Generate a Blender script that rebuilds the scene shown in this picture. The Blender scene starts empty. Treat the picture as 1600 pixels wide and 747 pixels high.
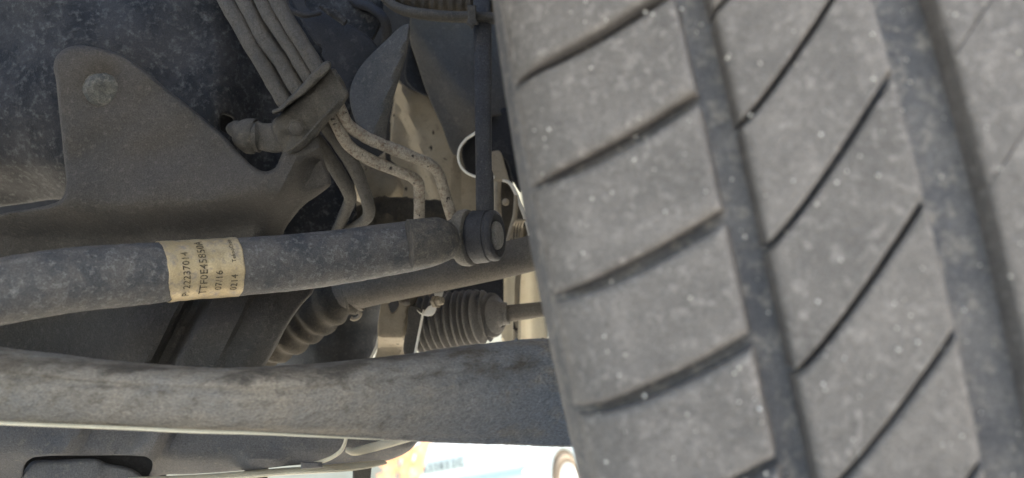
import bpy, bmesh, math, random
import numpy as np
from mathutils import Vector, Matrix, geometry
random.seed(4); rng = np.random.default_rng(4)
S = bpy.context.scene
COL = S.collection
R = math.radians

# ---------------------------------------------------------------- camera, sky, sun, exposure
FPX, PITCH, ROLL = 1250.0, R(18.0), R(9.0)
CAM = Vector((0, 0, 0.20))
FW = Vector((0, math.cos(PITCH), math.sin(PITCH)))
_r0 = Vector((1, 0, 0)); _u0 = Vector((0, -math.sin(PITCH), math.cos(PITCH)))
RT = _r0*math.cos(ROLL) - _u0*math.sin(ROLL)
UP = _r0*math.sin(ROLL) + _u0*math.cos(ROLL)
cd = bpy.data.cameras.new('camera'); cam = bpy.data.objects.new('camera', cd); COL.objects.link(cam)
cam.matrix_world = Matrix(((RT.x, UP.x, -FW.x, CAM.x), (RT.y, UP.y, -FW.y, CAM.y), (RT.z, UP.z, -FW.z, CAM.z), (0, 0, 0, 1)))
cd.sensor_width = 36; cd.lens = FPX/1600*36
cd.clip_start = 0.01; cd.clip_end = 400
cd.dof.use_dof = True; cd.dof.focus_distance = 0.42; cd.dof.aperture_fstop = 9.5
S.camera = cam

SUN_ELEV, SUN_AZ = R(47), R(34)           # azimuth from +Y towards +X
W = bpy.data.worlds.new('World'); S.world = W; W.use_nodes = True
nt = W.node_tree; nt.nodes.clear()
sky = nt.nodes.new('ShaderNodeTexSky'); sky.sky_type = 'NISHITA'; sky.sun_disc = False
sky.sun_elevation = SUN_ELEV; sky.sun_rotation = SUN_AZ
bg = nt.nodes.new('ShaderNodeBackground'); bg.inputs[1].default_value = 0.105
ow = nt.nodes.new('ShaderNodeOutputWorld')
nt.links.new(sky.outputs[0], bg.inputs[0]); nt.links.new(bg.outputs[0], ow.inputs[0])
sd = bpy.data.lights.new('sun', 'SUN'); sd.energy = 5.0; sd.angle = R(0.5); sd.color = (1.0, 0.93, 0.80)
sun = bpy.data.objects.new('sun', sd); COL.objects.link(sun)
sdir = Vector((math.sin(SUN_AZ)*math.cos(SUN_ELEV), math.cos(SUN_AZ)*math.cos(SUN_ELEV), math.sin(SUN_ELEV)))
sun.rotation_euler = sdir.to_track_quat('Z', 'Y').to_euler()
S.view_settings.view_transform = 'Standard'; S.view_settings.look = 'None'
S.view_settings.exposure = 2.6; S.view_settings.gamma = 1.0
S.render.engine = 'CYCLES'
S.cycles.use_denoising = True
S.cycles.max_bounces = 10; S.cycles.diffuse_bounces = 7

def P(u, v, d):
    u, v, d = float(u), float(v), float(d)
    return CAM + d*(FW + (u-800)/FPX*RT - (v-373.5)/FPX*UP)

# ---------------------------------------------------------------- materials
def mat(name, c1, c2, c3=None, s1=30, s2=350, f3=0.5, rough=0.75, bump=0.8, bd=0.0009, metal=0.0, spec=0.3, s3=1400, pits=0.0, rand=False, grads=(),
        grain=0.4, w1=0.12, stretch=None):
    m = bpy.data.materials.new(name); m.use_nodes = True
    n = m.node_tree.nodes; L = m.node_tree.links; n.clear()
    out = n.new('ShaderNodeOutputMaterial'); b = n.new('ShaderNodeBsdfPrincipled'); L.new(b.outputs[0], out.inputs[0])
    tc = n.new('ShaderNodeTexCoord'); vec = tc.outputs['Object']; vec0 = vec
    if stretch:
        mp = n.new('ShaderNodeMapping'); mp.inputs['Scale'].default_value = stretch; L.new(vec, mp.inputs[0]); vec = mp.outputs[0]
    if rand:
        oi = n.new('ShaderNodeObjectInfo'); sc_ = n.new('ShaderNodeVectorMath'); sc_.operation = 'SCALE'; sc_.inputs[0].default_value = (3, 5, 7)
        L.new(oi.outputs['Random'], sc_.inputs['Scale']); av = n.new('ShaderNodeVectorMath'); av.operation = 'ADD'
        L.new(vec, av.inputs[0]); L.new(sc_.outputs[0], av.inputs[1]); vec = av.outputs[0]
    def noise(sc, det=5, ro=0.6, dist=0):
        k = n.new('ShaderNodeTexNoise'); k.inputs['Scale'].default_value = sc; k.inputs['Detail'].default_value = det
        k.inputs['Roughness'].default_value = ro; k.inputs['Distortion'].default_value = dist; L.new(vec, k.inputs['Vector']); return k.outputs['Fac']
    def ramp(fac, a, c):
        k = n.new('ShaderNodeMapRange'); k.inputs['From Min'].default_value = a; k.inputs['From Max'].default_value = c; L.new(fac, k.inputs['Value']); return k.outputs[0]
    def mix(fac, A, B, mode='MIX'):
        k = n.new('ShaderNodeMix'); k.data_type = 'RGBA'; k.blend_type = mode
        if isinstance(fac, float): k.inputs[0].default_value = fac
        else: L.new(fac, k.inputs[0])
        for s, x in ((k.inputs[6], A), (k.inputs[7], B)):
            if isinstance(x, tuple): s.default_value = (*x, 1)
            else: L.new(x, s)
        return k.outputs[2]
    nA = noise(s1, 6, 0.62, 0.3); nB = noise(s2, 5, 0.7); nC = noise(s3, 3, 0.6)
    col = mix(ramp(nA, 0.5-w1, 0.5+w1), c1, c2)
    if c3: col = mix(ramp(nB, 0.62-0.25*f3, 0.80-0.2*f3), col, c3)
    for axis, a_, b_, c_, thr in grads:      # dirt or bare patches that lie on one region of the part
        dn = n.new('ShaderNodeVectorMath'); dn.operation = 'DOT_PRODUCT'; dn.inputs[1].default_value = axis; L.new(vec0, dn.inputs[0])
        g1 = ramp(dn.outputs['Value'], a_, b_); nz = ramp(noise(s1*3, 6, 0.7), thr-0.08, thr+0.08)
        mm = n.new('ShaderNodeMath'); mm.operation = 'MULTIPLY'; L.new(g1, mm.inputs[0]); L.new(nz, mm.inputs[1])
        col = mix(mm.outputs[0], col, c_)
    # fine grain
    g = ramp(nC, 0.25, 0.75)
    gm = n.new('ShaderNodeMapRange'); gm.inputs['To Min'].default_value = 1-grain; gm.inputs['To Max'].default_value = 1+grain; L.new(g, gm.inputs['Value'])
    gg = n.new('ShaderNodeMix'); gg.data_type = 'RGBA'; gg.blend_type = 'MULTIPLY'; gg.inputs[0].default_value = 1.0
    L.new(col, gg.inputs[6]); L.new(gm.outputs[0], gg.inputs[7]); col = gg.outputs[2]
    if pits:
        nP = noise(s2*0.6, 2, 0.5); pf = ramp(nP, 0.70-0.1*pits, 0.73-0.1*pits)
        col = mix(pf, col, (0.02, 0.018, 0.018))
    L.new(col, b.inputs['Base Color'])
    rr = n.new('ShaderNodeMapRange'); rr.inputs['To Min'].default_value = rough-0.12; rr.inputs['To Max'].default_value = min(1, rough+0.12)
    L.new(nB, rr.inputs['Value']); L.new(rr.outputs[0], b.inputs['Roughness'])
    b.inputs['Metallic'].default_value = metal; b.inputs['Specular IOR Level'].default_value = spec
    ad = n.new('ShaderNodeMath'); ad.operation = 'MULTIPLY_ADD'; ad.inputs[1].default_value = 0.45; L.new(nC, ad.inputs[0]); L.new(nB, ad.inputs[2])
    bp = n.new('ShaderNodeBump'); bp.inputs['Strength'].default_value = bump; bp.inputs['Distance'].default_value = bd
    L.new(ad.outputs[0], bp.inputs['Height']); L.new(bp.outputs[0], b.inputs['Normal'])
    return m

M = {}
M['rail']    = mat('dirty_blue_black_paint', (0.010, 0.012, 0.016), (0.033, 0.034, 0.038), (0.088, 0.090, 0.093), s1=34, s2=230, f3=0.45, bump=1.0, bd=.0014, w1=.08)
M['frame']   = mat('dusty_brown_steel', (0.048, 0.047, 0.046), (0.065, 0.061, 0.058), (0.095, 0.090, 0.084), s1=22, s2=330, f3=0.42, bump=1.0, bd=.0012)
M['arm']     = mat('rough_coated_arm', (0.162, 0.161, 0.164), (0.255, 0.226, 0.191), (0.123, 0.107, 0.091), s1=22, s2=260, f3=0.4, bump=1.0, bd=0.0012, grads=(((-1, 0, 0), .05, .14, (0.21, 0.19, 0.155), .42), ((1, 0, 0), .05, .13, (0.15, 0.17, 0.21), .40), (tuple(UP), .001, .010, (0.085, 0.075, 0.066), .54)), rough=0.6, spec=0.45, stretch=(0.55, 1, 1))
M['bar']     = mat('speckled_black_bar', (0.043, 0.049, 0.061), (0.103, 0.100, 0.103), (0.184, 0.186, 0.197), s1=55, s2=330, f3=0.42, bump=1.0, bd=0.0008, rough=0.62, spec=0.4)
M['barend']  = mat('dusty_bar_end', (0.12, 0.115, 0.105), (0.16, 0.15, 0.135), (0.23, 0.21, 0.18), s1=90, s2=420, f3=0.4, bump=0.6, rough=0.7)
M['line']    = mat('dusty_brown_line', (0.045, 0.044, 0.043), (0.069, 0.065, 0.060), (0.034, 0.030, 0.027), s1=60, s2=500, f3=0.45, bump=0.9, rough=0.62, spec=0.5)
M['line_lo'] = mat('scaly_tan_line', (0.216, 0.198, 0.172), (0.307, 0.285, 0.244), (0.117, 0.083, 0.062), s1=110, s2=420, f3=0.6, bump=1.0, rough=0.6, spec=0.5, pits=0.3)
M['clamp']   = mat('dusty_rubber_clamp', (0.048, 0.047, 0.045), (0.072, 0.068, 0.062), (0.104, 0.096, 0.084), s1=60, s2=300, f3=0.35, bump=0.8)
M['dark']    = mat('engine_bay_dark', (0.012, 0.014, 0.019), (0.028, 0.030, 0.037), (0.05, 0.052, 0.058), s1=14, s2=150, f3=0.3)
M['blade']   = mat('blue_grey_plate', (0.054, 0.058, 0.063), (0.085, 0.085, 0.087), (0.134, 0.132, 0.126), s1=35, s2=400, f3=0.35)
M['beige']   = mat('beige_body_paint', (0.278, 0.242, 0.188), (0.329, 0.294, 0.236), (0.219, 0.189, 0.153), s1=25, s2=160, f3=0.35, bump=0.3, pits=0.25, grain=0.15)
M['tower']   = mat('grey_brown_panel', (0.064, 0.062, 0.061), (0.085, 0.081, 0.076), (0.119, 0.111, 0.102), s1=20, s2=200, f3=0.3)
M['rod']     = mat('link_rod_black', (0.035, 0.038, 0.046), (0.05, 0.052, 0.058), (0.10, 0.10, 0.10), s1=60, s2=500, f3=0.25, rough=0.7)
M['rubber']  = mat('joint_black_rubber', (0.028, 0.030, 0.038), (0.040, 0.043, 0.052), (0.09, 0.09, 0.09), s1=100, s2=500, f3=0.15, rough=0.6, spec=0.4)
M['boltgrey']= mat('dull_grey_bolt', (0.20, 0.20, 0.195), (0.27, 0.26, 0.245), (0.14, 0.13, 0.12), s1=150, s2=500, f3=0.4, rough=0.6, bump=1.0)
M['oldbolt'] = mat('corroded_bolt_grey', (0.062, 0.070, 0.071), (0.131, 0.132, 0.125), (0.199, 0.193, 0.177), s1=130, s2=420, f3=0.5, rough=0.6, bump=1.0, bd=.002)
M['barend2'] = mat('bar_end_dark', (0.055, 0.056, 0.06), (0.105, 0.098, 0.09), (0.15, 0.14, 0.125), s1=90, s2=380, f3=0.45, bump=1.0, rough=0.7)
M['shaft']   = mat('drive_shaft_brown', (0.123, 0.113, 0.102), (0.164, 0.149, 0.131), (0.205, 0.189, 0.164), s1=40, s2=450, f3=0.3, rough=0.8)
M['boot']    = mat('tan_rubber_boot', (0.038, 0.035, 0.031), (0.065, 0.058, 0.048), (0.096, 0.082, 0.065), s1=45, s2=420, f3=0.3, rough=0.8)
M['bellows'] = mat('grey_bellows_rubber', (0.141, 0.136, 0.132), (0.185, 0.176, 0.167), (0.246, 0.229, 0.202), s1=40, s2=500, f3=0.25, rough=0.75)
M['tray']    = mat('undertray_blue_grey', (0.084, 0.091, 0.108), (0.133, 0.130, 0.133), (0.175, 0.171, 0.165), s1=14, s2=240, f3=0.3)
M['lit_edge'] = mat('tan_edge_bounce_lit', (0.62, 0.58, 0.46), (0.70, 0.66, 0.54), None, s1=40, bump=0.3, grain=0.1)  # tan raised to pale yellow to carry the bounce light on edges
M['webcream'] = mat('pale_cream_casting', (0.66, 0.60, 0.47), (0.74, 0.69, 0.56), None, s1=20, bump=0.2, grain=0.12)
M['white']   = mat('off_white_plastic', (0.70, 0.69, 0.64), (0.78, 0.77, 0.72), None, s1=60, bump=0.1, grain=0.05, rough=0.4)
M['tyre']    = mat('dusty_grey_rubber', (0.117, 0.111, 0.110), (0.180, 0.169, 0.164), (0.288, 0.271, 0.264), s1=60, s2=300, f3=0.34, rand=True, rough=0.8, bump=0.9, bd=0.0007, s3=1500, grain=0.4, w1=0.18)
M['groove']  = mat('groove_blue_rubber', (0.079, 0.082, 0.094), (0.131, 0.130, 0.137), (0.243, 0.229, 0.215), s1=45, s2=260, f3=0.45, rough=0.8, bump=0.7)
M['grit']    = mat('pale_grit', (0.55, 0.54, 0.50), (0.75, 0.74, 0.72), None, s1=600)
M['gold']    = mat('worn_gold_foil', (0.380, 0.310, 0.192), (0.475, 0.397, 0.266), (0.257, 0.233, 0.213), s1=60, s2=230, f3=0.50, rough=0.42, bump=0.25, metal=0.3, grain=0.2)
M['ink']     = mat('black_ink', (0.032, 0.028, 0.025), (0.070, 0.063, 0.049), (0.238, 0.196, 0.119), s1=300, s2=700, f3=0.6, bump=0)
M['rim']     = mat('silver_rim', (0.42, 0.42, 0.42), (0.5, 0.5, 0.5), None, metal=0.6, rough=0.4, bump=0.05, grain=0.04)
M['ground']  = mat('dusty_concrete_ground', (0.414, 0.380, 0.322), (0.506, 0.471, 0.402), (0.322, 0.299, 0.253), s1=1.2, s2=40, s3=300, f3=0.4, rough=0.95, bd=0.004)
M['wall']    = mat('cream_plaster', (0.55, 0.47, 0.32), (0.62, 0.54, 0.39), None, s1=1.5, s2=20, s3=200, rough=0.9, grain=0.04)
M['carwhite']= mat('white_car_paint', (0.80, 0.80, 0.79), (0.82, 0.82, 0.81), None, s1=2, rough=0.3, bump=0, grain=0.01, spec=0.5)
M['carsky'] = mat('car_paint_sky_reflection', (0.50, 0.58, 0.60), (0.54, 0.61, 0.62), None, s1=3, rough=0.35, bump=0, grain=0.01, spec=0.5)  # paint tinted pale blue to carry the reflected sky
M['cladding']= mat('car_glass_dark', (0.03, 0.035, 0.04), (0.035, 0.04, 0.045), None, rough=0.12, bump=0, spec=0.6)
M['archtan'] = mat('tan_arch_liner', (0.20, 0.15, 0.10), (0.24, 0.18, 0.12), None, s1=8)
M['plategrey'] = mat('plate_grey_green', (0.50, 0.55, 0.50), (0.52, 0.57, 0.52), None, bump=0, grain=0.02)
M['orange']  = mat('pale_orange_paint', (0.78, 0.34, 0.16), (0.82, 0.46, 0.26), (0.85, 0.66, 0.45), s1=5, s2=20, f3=0.4, bump=0.1, grain=0.05)  # orange mixed with paler peach blotches
M['body']    = mat('own_car_paint', (0.30, 0.27, 0.22), (0.33, 0.30, 0.25), None, rough=0.5, bump=0, grain=0.02)

# ---------------------------------------------------------------- object helpers
def link(name, me, m, parent=None, origin=None):
    o = bpy.data.objects.new(name, me); COL.objects.link(o)
    if m is not None and not me.materials: me.materials.append(m)
    if parent is not None: o.parent = parent
    return o

def thing(name, label, cat, loc, group=None):
    o = bpy.data.objects.new(name, None); COL.objects.link(o); o.empty_display_size = 0.02
    o.location = loc; o['label'] = label; o['category'] = cat
    if group: o['group'] = group
    return o

def root_loc(p):
    l = Vector((0, 0, 0)); q = p
    while q is not None: l += q.location; q = q.parent
    return l

def obj(name, vs, fs, m, parent=None, smooth=True):
    vs = np.asarray(vs, dtype=float)
    if parent is not None: off = root_loc(parent)
    else: off = Vector(vs.mean(axis=0))
    me = bpy.data.meshes.new(name)
    me.from_pydata((vs - np.array(off)).tolist(), [], fs); me.validate(); me.update()
    if smooth:
        me.shade_smooth()
        try: me.set_sharp_from_angle(angle=R(40))
        except Exception: pass
    o = link(name, me, m, parent)
    if parent is None: o.location = off
    return o

def tag(o, label, cat, group=None, kind=None):
    if label: o['label'] = label
    if cat: o['category'] = cat
    if group: o['group'] = group
    if kind: o['kind'] = kind
    return o

def catmull(pts, n, closed=False):
    pts = np.asarray(pts, float); k = len(pts)
    if closed: ext = np.vstack([pts[-1], pts, pts[0], pts[1]]); segs = k
    else: ext = np.vstack([2*pts[0]-pts[1], pts, 2*pts[-1]-pts[-2]]); segs = k-1
    out = []
    for i in range(segs):
        p0, p1, p2, p3 = ext[i:i+4]
        # centripetal-ish: scale tangents for very uneven spacing
        l1 = np.linalg.norm(p2[:2]-p1[:2])+1e-9; l0 = np.linalg.norm(p1[:2]-p0[:2])+1e-9; l2 = np.linalg.norm(p3[:2]-p2[:2])+1e-9
        m1 = (p2-p0)/(l0+l1)*l1; m2 = (p3-p1)/(l1+l2)*l1
        for t in np.linspace(0, 1, n, endpoint=False):
            h = (2*t**3-3*t**2+1, t**3-2*t**2+t, -2*t**3+3*t**2, t**3-t**2)
            out.append(h[0]*p1+h[1]*m1+h[2]*p2+h[3]*m2)
    if not closed: out.append(pts[-1])
    return np.array(out)

def sweep_path(ctrl, n=10):
    """ctrl rows (u, v, d, rpx): returns world centres and radii in metres"""
    c = catmull([(a, b, d, r) for a, b, d, r in ctrl], n)
    cen = [P(*x[:3]) for x in c]; rad = [float(x[3]*x[2]/FPX) for x in c]
    return cen, rad

def tube_geo(cen, rad, seg=20, zr=1.0, exp=1.0, caps=True):
    vs = []; fs = []; N = len(cen)
    for i in range(N):
        t = (cen[min(i+1, N-1)] - cen[max(i-1, 0)]).normalized()
        side = t.cross(FW).normalized(); dep = side.cross(t).normalized()
        zz = zr[i] if isinstance(zr, (list, np.ndarray)) else zr
        for k in range(seg):
            a = 2*math.pi*k/seg; ca, sa = math.cos(a), math.sin(a)
            ca = math.copysign(abs(ca)**exp, ca); sa = math.copysign(abs(sa)**exp, sa)
            vs.append(cen[i] + side*(ca*rad[i]) + dep*(sa*rad[i]*zz))
    for i in range(N-1):
        for k in range(seg):
            k2 = (k+1) % seg
            fs.append((i*seg+k, i*seg+k2, (i+1)*seg+k2, (i+1)*seg+k))
    if caps:
        fs.append(tuple(range(seg))[::-1]); fs.append(tuple((N-1)*seg+k for k in range(seg)))
    return vs, fs

def tube(name, ctrl, m, parent=None, seg=20, n=10, zr=1.0, exp=1.0, rmod=None, lump=0.0):
    cen, rad = sweep_path(ctrl, n)
    if rmod:
        s = 0.0
        for i in range(len(cen)):
            if i: s += (cen[i]-cen[i-1]).length
            rad[i] = rmod(s, rad[i])
    vs, fs = tube_geo(cen, rad, seg, zr, exp)
    if lump: vs = roughen(vs, lump)
    return obj(name, vs, fs, m, parent)

def roughen(vs, amp, sc=90.0):
    from mathutils import noise as mn
    return [Vector(v) + amp*mn.noise_vector(Vector(v)*sc) + 0.5*amp*mn.noise_vector(Vector(v)*sc*3.1) for v in vs]

def lathe(name, p0, ax, prof, m, parent=None, seg=40, ts=1.0):
    """prof rows (t metres along ax, radius)"""
    ax = ax.normalized(); a = ax.cross(Vector((0, 0, 1))).normalized(); b = ax.cross(a).normalized()
    vs = []; fs = []; N = len(prof); prof = [(t*ts, r) for t, r in prof]
    for t, r in prof:
        for k in range(seg):
            w = 2*math.pi*k/seg
            vs.append(p0 + ax*t + (a*math.cos(w) + b*math.sin(w))*max(r, 1e-6))
    for i in range(N-1):
        for k in range(seg):
            k2 = (k+1) % seg
            fs.append((i*seg+k, (i+1)*seg+k, (i+1)*seg+k2, i*seg+k2))
    fs.append(tuple(range(seg))); fs.append(tuple((N-1)*seg+k for k in range(seg))[::-1])
    return obj(name, vs, fs, m, parent)

def inside(pts, poly):
    x, y = pts[:, 0], pts[:, 1]; r = np.zeros(len(pts), bool); n = len(poly)
    for i in range(n):
        x1, y1 = poly[i]; x2, y2 = poly[(i+1) % n]
        c = ((y1 > y) != (y2 > y))
        with np.errstate(divide='ignore', invalid='ignore'):
            xi = (x2-x1)*(y-y1)/(y2-y1)+x1
        r ^= c & (x < xi)
    return r

def bdist(pts, polys):
    best = np.full(len(pts), 1e9)
    for poly in polys:
        a = poly; b = np.roll(poly, -1, axis=0)
        for i in range(len(a)):
            ab = b[i]-a[i]; L2 = (ab**2).sum()+1e-12
            t = np.clip(((pts-a[i])@ab)/L2, 0, 1)
            d = np.hypot(*(pts-a[i]-t[:, None]*ab).T); best = np.minimum(best, d)
    return best

def sheet(name, outline, dfun, thick, m, parent=None, holes=(), step=9, edge=5, edge_d=0.002, n=5, smooth=True, rough=0.0):
    """A pressed panel: outline in view coordinates laid at its own distance, real thickness, rounded edge"""
    if not callable(dfun):
        dv = dfun; dfun = lambda u, v: dv
    ol = catmull(outline, n, True) if smooth else np.array(densify(outline, step))
    hs = [catmull(h, 4, True) for h in holes]
    polys = [ol]+hs
    mn, mx = ol.min(0), ol.max(0)
    gx, gy = np.meshgrid(np.arange(mn[0]+step/2, mx[0], step), np.arange(mn[1]+step/2, mx[1], step))
    gx[::2] += step/2
    g = np.column_stack([gx.ravel(), gy.ravel()])
    rings = []
    for poly in polys:
        t = np.roll(poly, -1, 0)-np.roll(poly, 1, 0); t /= (np.linalg.norm(t, axis=1)[:, None]+1e-9)
        nn = np.column_stack([-t[:, 1], t[:, 0]])
        for sgn in (1, -1):
            for f in (0.12, 0.35, 0.65, 1.0): rings.append(poly+sgn*nn*edge*f)
    rg = np.vstack(rings)
    def ok(pts):
        k = inside(pts, ol)
        for h in hs: k &= ~inside(pts, h)
        return k
    rg = rg[ok(rg)]; dr = bdist(rg, polys)
    keep = np.zeros(len(rg), bool)
    for f in (0.12, 0.35, 0.65, 1.0): keep |= abs(dr-edge*f) < edge*0.03
    rg = rg[keep]
    g = g[ok(g)]; g = g[bdist(g, polys) > edge*1.0+step*0.35] if len(g) else g
    pts = np.vstack([*polys, rg, g]); nb = [len(p) for p in polys]
    E = []; o = 0
    for k in nb:
        E += [(o+i, o+(i+1) % k) for i in range(k)]; o += k
    r = geometry.delaunay_2d_cdt([Vector(p) for p in pts], E, [], 0, 1e-4)
    V = np.array([tuple(p) for p in r[0]]); F = [list(f) for f in r[2]]
    cen = np.array([V[f].mean(0) for f in F]); k = ok(cen); F = [f for f, q in zip(F, k) if q]
    dist = bdist(V, polys)
    x = 1-np.minimum(dist/edge, 1)
    rec = edge_d*(1-np.sqrt(np.maximum(0, 1-x**2)))
    D = np.array([dfun(a, b) for a, b in V])
    fr = [P(a, b, dd+e) for (a, b), dd, e in zip(V, D, rec)]
    if rough: fr = roughen(fr, rough)
    bk = [P(a, b, dd+edge_d+thick) for (a, b), dd in zip(V, D)]
    nV = len(V); cnt = {}
    FF = []
    for f in F:
        # orient towards camera
        a, b, c = fr[f[0]], fr[f[1]], fr[f[2]]
        if (b-a).cross(c-a).dot(FW) > 0: f = f[::-1]
        FF.append(f)
        for i in range(len(f)):
            e = (f[i], f[(i+1) % len(f)]); key = tuple(sorted(e)); cnt.setdefault(key, []).append(e)
    fs = [tuple(f) for f in FF] + [tuple(i+nV for i in f[::-1]) for f in FF]
    for k, e in cnt.items():
        if len(e) == 1:
            a, b = e[0]; fs.append((b, a, a+nV, b+nV))
    return obj(name, fr+bk, fs, m, parent)

def densify(o, step):
    out = []; k = len(o)
    for i in range(k):
        a = np.array(o[i], float); b = np.array(o[(i+1) % k], float); m_ = max(1, int(np.linalg.norm(b-a)/step))
        for t in range(m_): out.append(a+(b-a)*t/m_)
    return out

def box(name, lo, hi, m, parent=None, bevel=0.0, rot=None, at=None):
    vs = [Vector((x, y, z)) for x in (lo[0], hi[0]) for y in (lo[1], hi[1]) for z in (lo[2], hi[2])]
    if rot is not None: vs = [rot @ v + at for v in vs]
    fs = [(0, 1, 3, 2), (4, 6, 7, 5), (0, 4, 5, 1), (2, 3, 7, 6), (0, 2, 6, 4), (1, 5, 7, 3)]
    o = obj(name, vs, fs, m, parent, smooth=False)
    if bevel:
        b = o.modifiers.new('bevel', 'BEVEL'); b.width = bevel; b.segments = 3
    return o

def sstep(a, b, x):
    t = min(1, max(0, (x-a)/(b-a))); return t*t*(3-2*t)

# ---------------------------------------------------------------- ground and far wall
g = obj('ground', [(-60, -60, 0), (60, -60, 0), (60, 60, 0), (-60, 60, 0)], [(0, 1, 2, 3)], M['ground'], smooth=False); g['kind'] = 'structure'

wl = box('boundary_wall', (-12, 0, 0), (14, 0.25, 6.5), M['wall'], None, rot=Matrix.Rotation(R(-6), 3, 'Z'), at=Vector((0, 15, 0)))
tag(wl, 'cream plastered wall far behind the parked car, seen through the gaps', 'wall')

# ---------------------------------------------------------------- the car these parts belong to: shell above and behind them
shell = thing('car_body', 'beige car body shell and dark engine bay above the axle parts', 'car body', (-0.4, 0.8, 0.8))
dk = M['dark']
def bay_d(u, v): return 0.80
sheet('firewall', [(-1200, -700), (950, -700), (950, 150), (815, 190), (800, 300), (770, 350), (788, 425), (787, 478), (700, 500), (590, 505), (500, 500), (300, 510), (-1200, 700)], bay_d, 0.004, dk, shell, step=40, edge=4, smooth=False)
# out-of-frame body panels, and two blockers added to shade the left side
box('hood', (-1.45, 0.22, 0.86), (0.34, 1.15, 0.89), M['body'], shell, 0.01)
box('unseen_light_blocker', (-1.45, -0.25, 0.37), (-0.10, -0.22, 0.56), M['body'], shell, 0.01)  # unseen panel behind the camera, added to darken the upper left
box('outer_wing', (0.34, -0.22, 0.66), (0.37, 1.15, 0.90), M['body'], shell, 0.01)
box('bumper', (-1.45, -0.22, 0.52), (0.14, 0.22, 0.56), M['body'], shell, 0.01)  # unseen overhang, sized to keep sky light off the upper left

# --- frame rail
rail = thing('frame_rail', 'blue black frame rail with speckled dirt behind the brown bolted plate', 'frame rail', P(200, 150, .52))
def rail_d(u, v):
    d = 0.50 + 0.03*sstep(250, 330, v)*sstep(260, 80, u)
    d += 0.035*sstep(330, 430, u) - 0.010*math.exp(-((u-(60+v*0.25))/70)**2)
    d += 0.004*math.sin(u*0.021+1)*math.sin(v*0.027)
    return d
sheet('side_panel', [(-700, -60), (-690, -400), (200, -420), (560, -400), (570, -60), (600, 20), (560, 110), (548, 200), (540, 400), (300, 420), (150, 330), (95, 312), (40, 318), (-60, 330), (-400, 345), (-700, 360)], rail_d, 0.004, M['rail'], rail,
      holes=[[(346, 181), (354, 180), (364, 186), (362, 199), (361, 208), (352, 207), (345, 202)]], step=12, edge=5, edge_d=0.004)
sheet('slot_shade_sheet', [(330, 165), (385, 165), (385, 225), (330, 225)], .56, .003, M['dark'], rail, step=20, smooth=False)  # dark sheet added close behind the hole so it stays black
tube('wiring_loom', [(452, -20, .488, 5), (446, 0, .486, 5), (449, 10, .486, 4.5), (460, 19, .486, 4.5), (478, 24, .49, 4), (500, 20, .50, 4)], M['rod'], rail, seg=12)
tube('wiring_loom', [(545, -20, .54, 9), (556, 2, .535, 9), (580, 12, .53, 8), (600, 30, .53, 8), (604, 60, .54, 8), (596, 90, .55, 7)], M['dark'], rail, seg=12)
# small slot hole and creases on the dark side
sheet('reinforcing_plate', [(470, -30), (482, -20), (478, 2), (484, 14), (496, 21), (500, 16), (520, 25), (560, 46), (585, 66), (592, 80), (560, 115), (545, 150), (520, 120), (500, 80), (475, 40), (452, -10), (455, -30)],
      lambda u, v: 0.507, 0.003, M['dark'], rail, holes=[[(496, 73), (500, 72), (504, 79), (502, 83), (497, 79)]], step=14, edge=4)
tube('stiffening_rib', [(500, 9, .49, 3), (520, 20, .49, 7), (540, 36, .49, 5)], M['rail'], rail, seg=12)

# --- the brown subframe plate
sub = thing('subframe', 'brown dusty subframe plate with one bolt, behind the stickered bar', 'subframe', P(250, 400, .46))
def sub_d(u, v):
    ridge = 322 - 0.055*u + 12*math.sin(u/150)
    d = 0.430 + 0.028*sstep(ridge-6, ridge+55, v) - 0.012*sstep(ridge-90, ridge-5, v)*1.0
    d += -0.020*sstep(430, 520, v)
    # groove across the lower half
    ug = 318 - (v-455)*0.58
    d += 0.016*math.exp(-((u-ug)/17)**4)*sstep(440, 470, v)
    # step at crease line
    uc = 388 - (v-470)*0.44
    if v > 420: d += 0.004*sstep(uc-3, uc+3, u)
    # left lower hollow
    d += 0.03*sstep(250, 40, u)*sstep(440, 500, v)
    # curl of the right flange
    if v < 400:
        e = 460 - (v-250)*0.55
        d += 0.018*sstep(e, e+40, u)*sstep(230, 260, v)
    else:
        e = 470 - (v-440)*0.52
        d += 0.014*sstep(e-30, e+25, u)
    # dished round the bolt
    rr = math.hypot(u-165, v-142)
    d += 0.0035*math.exp(-(rr/33)**4)
    d += 0.0012*math.sin(u*0.05+v*0.02)*math.sin(v*0.045)
    return d
sheet('pressed_plate', [(85, 95), (100, 77), (130, 71), (190, 86), (218, 104), (262, 140), (305, 174), (345, 208), (362, 226), (382, 248), (400, 263), (416, 268), (430, 262),
      (438, 246), (446, 230), (470, 212), (496, 214), (506, 250), (517, 286), (500, 303), (478, 318), (459, 338), (442, 368), (452, 400), (478, 425), (491, 451), (470, 478), (448, 510), (430, 545), (412, 576), (400, 610),
      (300, 640), (100, 640), (-200, 640), (-700, 640), (-720, 500), (-700, 400), (-300, 356), (-70, 343), (0, 334), (60, 324), (92, 314), (103, 296), (101, 255), (94, 190), (88, 130)],
      sub_d, 0.003, M['frame'], sub, step=7, edge=7, edge_d=0.005, n=4, rough=0.0005)
bt = lathe('bolt', P(163, 143, .4365), (P(160, 141, .40)-P(163, 143, .4365)), [(0, .0108), (.0012, .0108), (.0016, .0098), (.0045, .0094), (.0065, .0078), (.0074, .0050), (.0070, .003), (.0066, .001)], M['oldbolt'], sub, seg=30)
bt['label'] = 'round corroded bolt head on the brown plate'
me = bt.data
for v_ in me.vertices:
    from mathutils import noise as mn
    v_.co += 0.0006*mn.noise_vector(v_.co*260)

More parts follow.
